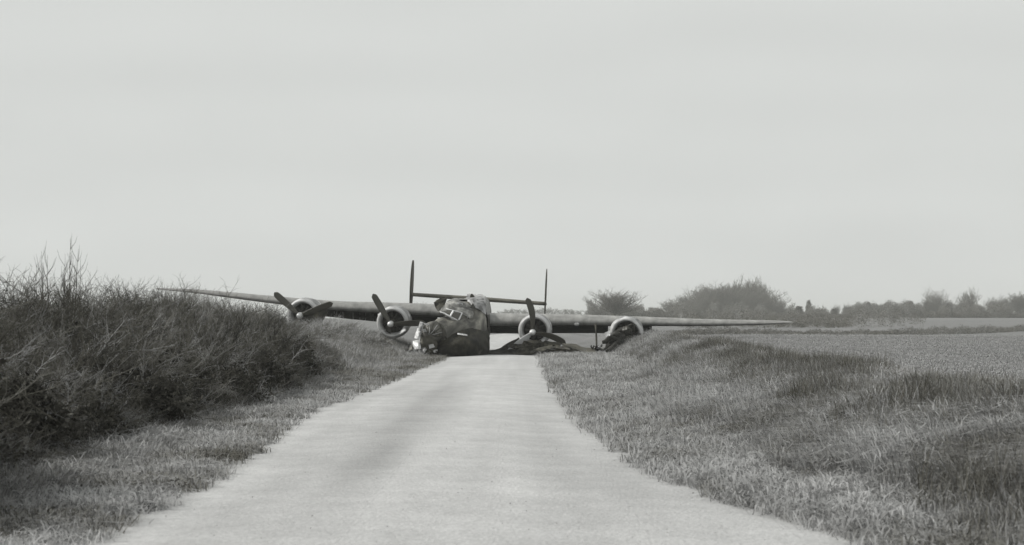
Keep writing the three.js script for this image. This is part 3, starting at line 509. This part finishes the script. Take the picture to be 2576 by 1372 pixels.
function propeller(X, Y, d, blades) {
  const h = new THREE.LatheGeometry([[0.001, 0.34], [0.06, 0.33], [0.105, 0.29], [0.125, 0.22], [0.13, 0.1], [0.16, 0.05], [0.16, -0.08], [0.1, -0.1], [0.1, -0.5]].map(([r, z]) => new THREE.Vector2(r, z)), 24); h.rotateX(Math.PI / 2);
  const p = mesh('propeller', h, M.hub, plane); p.position.copy(L(X, Y, d)); p.rotation.set(0.07, -0.03, 0);
  for (const [deg, len, bend, mat] of blades) { const b = mesh('blade', bladeGeo(len, mat ? 0.42 : 0.34, bend, mat ? -0.35 : 0.6, mat ? -0.35 : 0.15), mat || M.blade, p); b.rotation.z = (deg - 90) * Math.PI / 180; }
}
const st0 = () => [0, 0];
propeller(753.5, 794, dLE(753) - 1.85, [[138.5, 1.76, st0], [20, 1.86, (u) => [0, 0.1 * u * u]], [262, 1.5, (u) => [0, -1.0 * u * u]]]);
propeller(982.3, 815.5, dLE(982) - 1.85, [[120.5, 1.78, st0], [2, 1.8, st0], [243, 0.9, (u) => [0, -1.3 * u]]]);
propeller(1339.7, 836.5, dLE(1340) - 1.85, [[98.7, 1.77, (u) => [0.13 * Math.sin(u * 3.14), 0]], [221, 1.72, (u) => [0, 0.25 * u * u], M.bladeSkyLit], [-19.5, 1.78, (u) => [-0.12 * Math.sin(u * 3.14), -0.25 * u * u]]]);

// fuselage behind the break, and the tail
function section(c, hw, hh, roll, axisYaw, n = 32, e = 2.6) {
  const out = []; for (let k = 0; k < n; k++) { const a = k / n * 6.2832, x = Math.sign(Math.cos(a)) * Math.abs(Math.cos(a)) ** (2 / e) * hw, y = Math.sign(Math.sin(a)) * Math.abs(Math.sin(a)) ** (2 / e) * hh; const p = V(x * Math.cos(roll) - y * Math.sin(roll), x * Math.sin(roll) + y * Math.cos(roll), 0).applyAxisAngle(V(0, 1, 0), axisYaw); out.push(p.add(c)); } return out;
}
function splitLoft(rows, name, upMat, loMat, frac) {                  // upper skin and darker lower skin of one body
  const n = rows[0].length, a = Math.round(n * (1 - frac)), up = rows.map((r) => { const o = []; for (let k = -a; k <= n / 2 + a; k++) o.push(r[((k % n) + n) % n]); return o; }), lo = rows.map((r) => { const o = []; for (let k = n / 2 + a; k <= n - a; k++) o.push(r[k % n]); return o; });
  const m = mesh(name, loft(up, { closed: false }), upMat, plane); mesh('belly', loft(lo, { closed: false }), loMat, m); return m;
}
const roll = -0.05;
{
  const rows = [[1171, 824, 85.2, 1.13, 1.40], [1172, 823, 86.2, 1.17, 1.41], [1176, 821, 88.5, 1.17, 1.40], [1184, 814, 92, 1.12, 1.36], [1194, 795, 96, 0.95, 1.1], [1203, 775, 100, 0.72, 0.72], [1207, 762, 103, 0.45, 0.5]].map(([X, Y, d, w, h]) => section(L(X, Y, d), w, h, roll, 0));
  const f = splitLoft(rows, 'fuselage', M.upper, M.lower, 1.06);  // dark lower skin reaches high, so its colour carries the shaded side
  const bulk = section(L(1171, 824, 85.3), 1.08, 1.33, roll, 0); mesh('bulkhead', loft([bulk, bulk.map((p) => p.clone().add(V(0, 0, -0.05)))], { cap0: true, cap1: true }), M.dark, f);
}
{
  const a = [1035, 742.5], b = [1373, 766], rows = []; for (const u of [0, 0.04, 0.25, 0.5, 0.75, 0.96, 1]) { const X = lerp(a[0], b[0], u), Y = lerp(a[1], b[1], u), le = L(X, Y, 100.2), c = lerp(1.9, 1.5, Math.abs(u - 0.5) * 2); rows.push(airfoil(10, c, 0.15).map(([q, h]) => V(le.x, le.y + h, le.z - q))); }
  mesh('tailplane', loft(rows, { closed: false, cap0: false }), M.tail, plane);
  const fin = (X0, Y0, X1, Y1, dfl, th) => {
    const base = L(X1, Y1, 101), top = L(X0, Y0, 101), H = top.y - base.y, up = top.clone().sub(base).normalize(), pr = (v) => Math.sqrt(Math.max(0.0, 1 - (2 * v - 0.95) ** 2 / 1.15)) * 0.95;
    const rf = [], rr = [];
    for (let i = 0; i <= 18; i++) { const v = i / 18, c = Math.max(0.06, pr(v)), o = base.clone().addScaledVector(up, H * v), t = th * (0.35 + 0.65 * c); rf.push([V(0, 0, c), V(t * 0.7, 0, c * 0.5), V(t, 0, 0), V(t, 0, -0.1), V(-t, 0, -0.1), V(-t, 0, 0), V(-t * 0.7, 0, c * 0.5)].map((p) => p.add(o))); rr.push([V(t * 0.9, 0, -0.12), V(t * 0.5, 0, -0.12 - c * 0.5), V(0, 0, -0.14 - c), V(-t * 0.5, 0, -0.12 - c * 0.5), V(-t * 0.9, 0, -0.12)].map((p) => { const q = p.clone(); q.z += 0.12; q.applyAxisAngle(V(0, 1, 0), dfl); q.z -= 0.12; return q.add(o); })); }
    const f = mesh('tail_fin', loft(rf, { cap0: true, cap1: true }), M.tail, plane); mesh('rudder', loft(rr, { cap0: true, cap1: true }), M.tail, f);
  };
  fin(1039, 655, 1033, 779, 0.22, 0.095); fin(1375.5, 677, 1370.5, 797, 0.0, 0.055);
}
// the broken nose, twisted towards the hedge
const noseRows = [[1169, 826, 85.1, 1.12, 1.34, -0.1, -0.1], [1163, 838, 84.4, 1.1, 0.95, -0.28, -0.25], [1142, 840, 83.6, 1.0, 0.8, -0.36, -0.45], [1115, 842, 82.9, 0.82, 0.70, -0.38, -0.55], [1096, 845, 82.4, 0.70, 0.64, -0.38, -0.6]].map(([X, Y, d, w, h, r, yaw]) => section(L(X, Y, d), w, h, r, yaw, 32, 2.3));
const noseFine = []; for (let i = 0; i <= 20; i++) noseFine.push(noseRows[0].map((_, j) => crv(noseRows.map((r) => r[j]), i / 20)));
noseFine.forEach((r, i) => r.forEach((p) => { const k = 0.30 * (fbm(p.x * 2.6, p.y * 2.6 + p.z * 1.4, 123, 4) - 0.5) * Math.min(1, i / 5); p.y += k; p.x -= k * 0.6; }));
const nose = mesh('nose_section', loft(noseFine, { cap1: true }), M.side, plane);
// cockpit hump and its roof
const hump = mesh('cockpit_roof', patch([
  [L(1100, 788, 83.3), L(1116, 770, 84.0), L(1128, 757, 84.9), L(1142, 751, 86.3)],
  [L(1112, 790, 83.0), L(1127, 777, 83.5), L(1142, 758, 84.5), L(1152, 751, 86.3)],
  [L(1131, 799, 82.9), L(1141, 782, 83.4), L(1156, 762, 84.4), L(1166, 751, 86.3)],
  [L(1153, 810, 83.1), L(1162, 789, 83.6), L(1172, 767, 84.5), L(1182, 751, 86.3)],
  [L(1184, 822, 83.9), L(1186, 800, 84.2), L(1192, 776, 84.8), L(1198, 758, 86)],
  [L(1206, 826, 85.0), L(1209, 806, 85.1), L(1212, 782, 85.4), L(1212, 762, 86.2)],
], 36, 18, 0.03, 0.09, 7), M.upper, plane);
plane.updateMatrixWorld(true);
const ray = new THREE.Raycaster(); camera.updateMatrixWorld(true);
function on(target, X, Y, lift = 0.015) {                             // a point on that skin, lifted off it
  const to = P(X, Y, 100).sub(camera.position).normalize(); ray.set(camera.position, to);
  const hit = ray.intersectObject(target, false)[0]; const p = hit ? hit.point.clone() : P(X, Y, 83.5);
  return p.addScaledVector(to, -lift).applyMatrix4(inv);
}
function bar(name, target, pts, w, mat, parent) { const q = []; for (let i = 0; i + 1 < pts.length; i++) for (let k = 0; k < 5; k++) q.push(on(target, lerp(pts[i][0], pts[i + 1][0], k / 5), lerp(pts[i][1], pts[i + 1][1], k / 5))); q.push(on(target, ...pts[pts.length - 1])); return mesh(name, tube(q, w, 5), mat, parent); }
function quadOn(name, target, c, mat, parent, lift = 0.012) { const g = []; for (let i = 0; i < 4; i++) { const r = []; for (let j = 0; j < 4; j++) { const u = i / 3, v = j / 3; r.push(on(target, lerp(lerp(c[0][0], c[1][0], u), lerp(c[3][0], c[2][0], u), v), lerp(lerp(c[0][1], c[1][1], u), lerp(c[3][1], c[2][1], u), v), lift)); } g.push(r); } return mesh(name, patch(g, 4, 4, 0.008), mat, parent); }
{
  const panes = [[[1125, 780], [1139, 783.5], [1131, 795], [1114, 786.5]], [[1142, 784.5], [1159, 789], [1151, 804.5], [1134, 796]], [[1163, 791], [1175, 797], [1170, 812], [1155, 807]], [[1177, 799], [1184, 804], [1184, 818], [1173, 813]]];
  panes.forEach((c) => quadOn('window_pane', hump, c, M.glass, hump));
  bar('window_frame', hump, [[1122, 777.5], [1140, 782], [1162, 788]], 0.035, M.frame, hump);
  bar('window_frame', hump, [[1140.5, 782], [1132, 797]], 0.045, M.frame, hump);
  bar('window_frame', hump, [[1162, 788], [1153, 807.5]], 0.042, M.frame, hump);
  bar('window_frame', hump, [[1108, 786], [1118, 789], [1132, 797], [1153, 808]], 0.038, M.frame, hump);
  bar('window_frame', hump, [[1153, 808], [1170, 813], [1183, 820.5]], 0.016, M.frame, hump);
  bar('window_frame', hump, [[1163, 789], [1177, 797.5], [1186, 806]], 0.014, M.rib, hump);
  bar('window_frame', hump, [[1176, 798], [1172, 813]], 0.014, M.rib, hump);
  quadOn('roof_panel', hump, [[1150, 761], [1164, 763], [1164, 768], [1152, 766]], M.pale, hump);
}
// light upper skin behind the cockpit with torn edges, and the shredded hatch
mesh('torn_skin', patch([[L(1176, 742, 86.6), L(1174, 754, 85.4), L(1186, 772, 84.9)], [L(1196, 742, 86.4), L(1196, 756, 85.1), L(1200, 778, 84.7)], [L(1219, 745, 86.4), L(1221, 764, 85.2), L(1222, 792, 84.9)]], 14, 14, 0.02, 0.05, 31), M.cowl, plane);
mesh('torn_hatch', patch([[L(1091, 762, 84.9), L(1096, 775, 84.6), L(1104, 787, 84.0)], [L(1104, 754, 85.1), L(1108, 768, 84.7), L(1110, 784, 84.0)], [L(1127, 754, 85.4), L(1120, 762, 84.9), L(1114, 781, 84.1)]], 14, 14, 0.03, 0.16, 33), M.dark, plane);
mesh('aerial', tube([L(1187, 754, 85.8), L(1188, 746, 85.8), L(1186, 740, 85.8)], [0.09, 0.12, 0.05], 7), M.dark, plane);
mesh('torn_hole', patch([[L(1189, 763, 84.6), L(1182, 775, 84.4)], [L(1190, 764, 84.6), L(1198, 778, 84.4)]], 4, 4, 0.01), M.black, plane);
// nose turret, crushed and partly stripped
{
  const c = L(1086, 843, 82.4), g = new THREE.SphereGeometry(1, 36, 24), A = g.attributes.position;
  for (let i = 0; i < A.count; i++) { let x = A.getX(i), y = A.getY(i), z = A.getZ(i); const k = 1 + 0.28 * (fbm(x * 2.2 + 9, y * 2.2 + z * 1.7, 141, 4) - 0.5); A.setXYZ(i, x * 0.60 * k, y * 0.66 * k, z * 0.62 * k); }
  g.computeVertexNormals(); const t = mesh('nose_turret', g, M.dark, plane); t.position.copy(c); t.rotation.set(0.1, -0.4, -0.35);
  t.material = M.side; plane.updateMatrixWorld(true);
  const sk = (name, grid, mat, dent = 0.03) => mesh(name, patch(grid, 10, 10, 0.015, dent, grid.length * 3 + Math.round(grid[0][0].x * 10)), mat, plane);
  { const Q = rng(145), path = [[1058, 815], [1054, 826], [1051, 838], [1046, 848], [1042, 860], [1046, 872], [1036, 876], [1056, 878], [1030, 868]];
    void path; const pn = (X, Y, w, h, d, tilt, mat, dent) => { const c = Math.cos(tilt), q = Math.sin(tilt), at = (u, v, e) => L(X + u * c - v * q, Y + u * q + v * c, d + e - 0.3 * v / h); sk('torn_panel', [[at(-w, -h, 0.3), at(-w * 1.1, 0, 0.2), at(-w, h, 0.3)], [at(0, -h * (0.9 + 0.2 * Q()), 0.05), at(0, 0, -0.1), at(0, h, 0)], [at(w, -h, 0.1), at(w, 0, 0.02), at(w, h * (0.8 + 0.3 * Q()), 0.1)]], mat, dent); };
    pn(1059, 822, 4.5, 11, 81.85, 0.2, M.cowl, 0.05); pn(1053, 841, 6.5, 13, 81.8, 0.3, M.pale, 0.05); pn(1049, 868, 8.5, 11, 81.75, -0.15, M.pale, 0.05); pn(1036, 875, 5, 7, 81.9, 0.4, M.side, 0.06); pn(1064, 880, 7, 8, 81.75, -0.5, M.cowl, 0.08);  // pale panels: sunlight on the nose skin put into their colour
    for (let k = 0; k < 7; k++) { const a = k / 7 * Math.PI - 0.3, b = a + 0.5; mesh('glazing_bar', tube([L(1088 + 24 * Math.cos(a), 840 - 25 * Math.sin(a), 81.95), L(1085 + 10 * Math.cos(a), 843 - 12 * Math.sin(a), 81.7), L(1083 + 6 * Math.cos(b), 846 - 6 * Math.sin(b), 81.66)], 0.018, 4), k % 2 ? M.rib : M.dark, t); mesh('glazing_shard', patch([[L(1087 + 22 * Math.cos(a), 841 - 22 * Math.sin(a), 81.95), L(1085 + 10 * Math.cos(a), 843 - 11 * Math.sin(a), 81.72)], [L(1087 + 21 * Math.cos(b), 841 - 21 * Math.sin(b), 81.95), L(1085 + 12 * Math.cos(b), 843 - 9 * Math.sin(b), 81.75)]], 3, 3, 0.01, 0.05, k), k % 3 ? M.glass : M.torn, t); }
    t.children.forEach((c) => { if (c.name.startsWith('glazing')) { t.updateMatrix(); c.geometry.applyMatrix4(t.matrix.clone().invert()); } });
  }
  sk('torn_panel', [[L(1063, 829, 81.8), L(1065, 836, 81.75)], [L(1070, 828, 81.75), L(1074, 836, 81.7)]], M.pale, 0.01);
  sk('turret_rim', [[L(1066, 813, 82), L(1068, 817, 81.9)], [L(1090, 817, 82), L(1087, 822, 81.9)], [L(1104, 830, 82.1), L(1099, 833, 82)], [L(1112, 848, 82.3), L(1106, 847, 82.2)]], M.cowl, 0.02);
  sk('chin_panel', [[L(1060, 850, 82.0), L(1056, 870, 81.9), L(1064, 888, 81.9)], [L(1076, 846, 81.75), L(1078, 868, 81.7), L(1080, 890, 81.8)], [L(1096, 850, 82.0), L(1098, 870, 81.9), L(1094, 890, 82.0)]], M.chin, 0.12);
  sk('torn_panel', [[L(1078, 868, 81.6), L(1080, 878, 81.6)], [L(1090, 866, 81.7), L(1094, 874, 81.7)]], M.cowl, 0.04);
  // shreds under the turret
  const R = rng(151); for (let i = 0; i < 20; i++) { const X = 1016 + R() * 84, Y = 876 + R() * 16, d = 81.6 + R() * 0.7, a = L(X, Y, d); mesh('shred', patch([[a, a.clone().add(V((R() - 0.5) * 0.3, -0.12 - 0.1 * R(), 0.1))], [a.clone().add(V(0.1 + 0.18 * R(), (R() - 0.5) * 0.12, 0.06)), a.clone().add(V(0.16, -0.14, (R() - 0.5) * 0.3))]], 4, 4, 0.012, 0.05, i), i % 3 === 0 ? M.pale : i % 3 === 1 ? M.dark : M.black, plane); }
}
// the belly skin bulging out over the road
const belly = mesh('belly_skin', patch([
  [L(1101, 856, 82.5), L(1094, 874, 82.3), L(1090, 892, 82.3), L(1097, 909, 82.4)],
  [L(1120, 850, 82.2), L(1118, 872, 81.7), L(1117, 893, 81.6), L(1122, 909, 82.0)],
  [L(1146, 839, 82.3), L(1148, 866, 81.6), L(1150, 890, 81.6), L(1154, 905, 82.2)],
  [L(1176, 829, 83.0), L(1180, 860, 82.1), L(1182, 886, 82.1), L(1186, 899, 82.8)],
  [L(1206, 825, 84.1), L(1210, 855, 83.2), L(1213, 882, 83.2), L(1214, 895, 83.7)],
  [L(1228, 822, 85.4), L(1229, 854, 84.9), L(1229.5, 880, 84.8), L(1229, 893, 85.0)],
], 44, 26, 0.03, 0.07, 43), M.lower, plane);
plane.updateMatrixWorld(true);
quadOn('metal_strip', belly, [[1150, 838], [1175, 842], [1176, 846], [1151, 842]], M.pale, belly, 0.03);
quadOn('torn_gap', belly, [[1136, 849], [1141, 852], [1134, 862], [1128, 861]], M.black, belly, 0.02);
quadOn('scraped_patch', belly, [[1208, 880], [1214, 881], [1206, 892], [1200, 890]], M.torn, belly, 0.02);
// drooping wreckage round the engine that lost its propeller
{
  const R = rng(161), w = (name, pts, r, mat, sides = 6) => mesh(name, tube(pts, r, sides), mat, plane);
  w('bent_strut', [L(1498, 816, 87.6), L(1500, 840, 86.9), L(1501, 870, 86.6)], 0.05, M.dark);
  w('engine_mount', [L(1540, 858, 86.2), L(1532, 852, 86.2), L(1524, 860, 86.1), L(1515, 862, 86.1)], [0.13, 0.16, 0.13, 0.09], M.black, 7);
  w('engine_mount', [L(1562, 855, 86.3), L(1546, 872, 86.0), L(1535, 884, 85.9), L(1526, 889, 85.9)], [0.2, 0.16, 0.2, 0.13], M.black, 7);
  w('engine_mount', [L(1556, 858, 86.2), L(1542, 850, 86.1), L(1534, 846, 86.1)], [0.14, 0.1, 0.08], M.black, 7);
  w('exhaust_pipe', [L(1610, 840, 86.4), L(1606, 852, 86.2), L(1602, 858, 86.2)], 0.06, M.dark);
  mesh('cowl_flap', patch([[L(1521, 838, 86.4), L(1528, 858, 86.1)], [L(1534, 832, 86.5), L(1536, 850, 86.2)]], 6, 6, 0.02, 0.05, 71), M.pale, plane);
  for (let i = 0; i < 16; i++) { const X = 1545 + R() * 60, Y = 824 + R() * 32, a = L(X, Y, 86.5 + R() * 0.4); if ((X - 1577) ** 2 + (Y - 840) ** 2 > 600) continue; w('broken_pipe', [a, a.clone().add(V((R() - 0.5) * 0.4, (R() - 0.5) * 0.4, 0.2)), a.clone().add(V((R() - 0.5) * 0.6, (R() - 0.5) * 0.5, 0.1))], 0.03 + 0.05 * R(), i % 3 ? M.black : M.engine); }
  // dark sheet added for the shaded, torn open side of the outermost engine
  mesh('nacelle_shade', patch([[L(766, 800, 87.25), L(764, 814, 87.3), L(760, 826, 87.4)], [L(784, 786, 87.25), L(784, 806, 87.3), L(780, 825, 87.4)], [L(806, 777, 87.4), L(804, 797, 87.5), L(796, 817, 87.7)], [L(822, 778, 88.2), L(818, 794, 88.3), L(806, 808, 88.4)]], 10, 10, 0.05, 0.14, 73), M.dark, plane);
  mesh('torn_skin', patch([[L(816, 813, 87.5), L(818, 824, 87.4)], [L(838, 820, 87.5), L(838, 828, 87.4)], [L(862, 820, 87.6), L(862, 825, 87.5)]], 8, 4, 0.03, 0.08, 74), M.dark, plane);
  mesh('cowl_flap', patch([[L(1008, 834, 86.4), L(1006, 842, 86.2)], [L(1018, 822, 86.3), L(1022, 832, 86.2)]], 5, 5, 0.02, 0.03, 75), M.pale, plane);
  mesh('cowl_flap', patch([[L(1346, 866, 86.1), L(1350, 871, 86.0)], [L(1358, 862, 86.1), L(1364, 864, 86.0)], [L(1368, 850, 86.2), L(1374, 854, 86.1)]], 6, 5, 0.02, 0.03, 76), M.cowl, plane);
}
shadows(plane);

// ---------------------------------------------------------------- torn metal lying on the road
function sheet(label, grid, nu, nv, dent, seed, mat, name = 'torn_metal_sheet') {
  const o = thing(name, label, 'wreckage'); const c = grid[0][0].clone(); c.y = 0; o.position.copy(c);
  mesh('sheet', patch(grid.map((r) => r.map((p) => p.clone().sub(c))), nu, nv, 0.03, dent, seed), mat, o); return o;
}
sheet('black slab of torn metal leaning behind the bright propeller blade', [[P(1226, 884, 86.6), P(1226, 891, 86.2)], [P(1256, 878, 86.6), P(1256, 892, 86.0)], [P(1282, 862, 86.8), P(1296, 886, 86.1)], [P(1306, 851, 87), P(1316, 872, 86.4)]], 14, 8, 0.06, 81, M.lower);
sheet('dark crumpled door panel lying beneath the inner engine', [[P(1296, 888, 85.4), P(1290, 893, 84.9)], [P(1322, 862, 85.8), P(1330, 892, 84.9)], [P(1362, 858, 86.2), P(1352, 889, 85.1)], [P(1414, 864, 86.2), P(1404, 884, 85.4)]], 18, 10, 0.12, 82, M.dark);
sheet('long wavy strip of bent metal along the edge of the road', [[P(1334, 886, 84.9), P(1334, 892, 84.7)], [P(1356, 877, 84.9), P(1364, 885, 84.7)], [P(1384, 872, 85.0), P(1388, 878, 84.8)], [P(1410, 875, 85.1), P(1412, 880, 84.9)], [P(1432, 878, 85.1), P(1434, 882, 84.9)]], 24, 8, 0.05, 83, M.torn);
sheet('flat torn wing skin lying between the two engines on the verge', [[P(1414, 866, 86.0), P(1416, 878, 85.5)], [P(1446, 867, 86.2), P(1446, 881, 85.6)], [P(1466, 876, 86.1), P(1470, 889, 85.4)], [P(1496, 874, 86.1), P(1500, 890, 85.4)]], 20, 8, 0.07, 84, M.tail);
sheet('low black dented strip along the road edge under the engine', [[P(1230, 884, 85.6), P(1230, 893, 85.1)], [P(1262, 886, 85.5), P(1262, 893.5, 85.0)], [P(1300, 880, 85.5), P(1300, 893.5, 84.9)], [P(1340, 882, 85.4), P(1340, 893, 84.9)], [P(1372, 884, 85.3), P(1372, 891, 84.9)]], 30, 6, 0.1, 85, M.lower);  // long low black strip with an uneven top
{
  const R = rng(181); let k = 0;
  for (const [X, Y] of [[1300, 872], [1318, 878], [1334, 866], [1352, 880], [1372, 872], [1390, 880], [1408, 876], [1428, 880], [1450, 884], [1474, 884], [1290, 886], [1362, 868]]) {
    const c = P(X, Y, 85.2 + R() * 0.8), o = thing('metal_scrap', 'jagged scrap of twisted metal in the wreckage under the wing', 'wreckage', [c.x, Math.max(c.y - 0.15, 0.02), c.z], 0, 'scraps of torn metal under the wing'), r = () => (R() - 0.5) * 0.45, w = 0.25 + 0.4 * R();
    mesh('scrap_panel', patch([[V(-w, r() * 0.4, r()), V(-w * 0.8 + r() * 0.4, 0.25 + r() * 0.5, r())], [V(r() * 0.4, r() * 0.3, r()), V(r() * 0.4, 0.3 + r() * 0.5, r())], [V(w, r() * 0.4, r()), V(w * 0.9, 0.15 + r() * 0.4, r())]], 8, 6, 0.02, 0.12, 300 + k), [M.lower, M.dark, M.torn, M.lower, M.cowl][k % 5], o);
    const a = V(r(), 0.05, r()); mesh('bent_rod', tube([a, V(r(), 0.25 + r() * 0.3, r()), V(r() * 2, 0.12, r() * 2)], 0.025, 5), M.black, o); k++;
  }
}
{
  const b = P(1500, 890, 86), o = thing('broken_undercarriage', 'heap of broken machinery at the foot of the bent strut', 'wreckage', [b.x, 0.1, b.z]), R = rng(171);
  for (let i = 0; i < 12; i++) { const a = V((R() - 0.5) * 0.5, R() * 0.35, (R() - 0.5) * 0.4); mesh('broken_tube', tube([a, a.clone().add(V((R() - 0.5) * 0.4, (R() - 0.3) * 0.25, (R() - 0.5) * 0.3)), a.clone().add(V((R() - 0.5) * 0.7, (R() - 0.4) * 0.3, (R() - 0.5) * 0.3))], 0.03 + 0.05 * R(), 7), i % 4 === 0 ? M.pale : M.black, o); }
}
renderer.render(scene, camera);
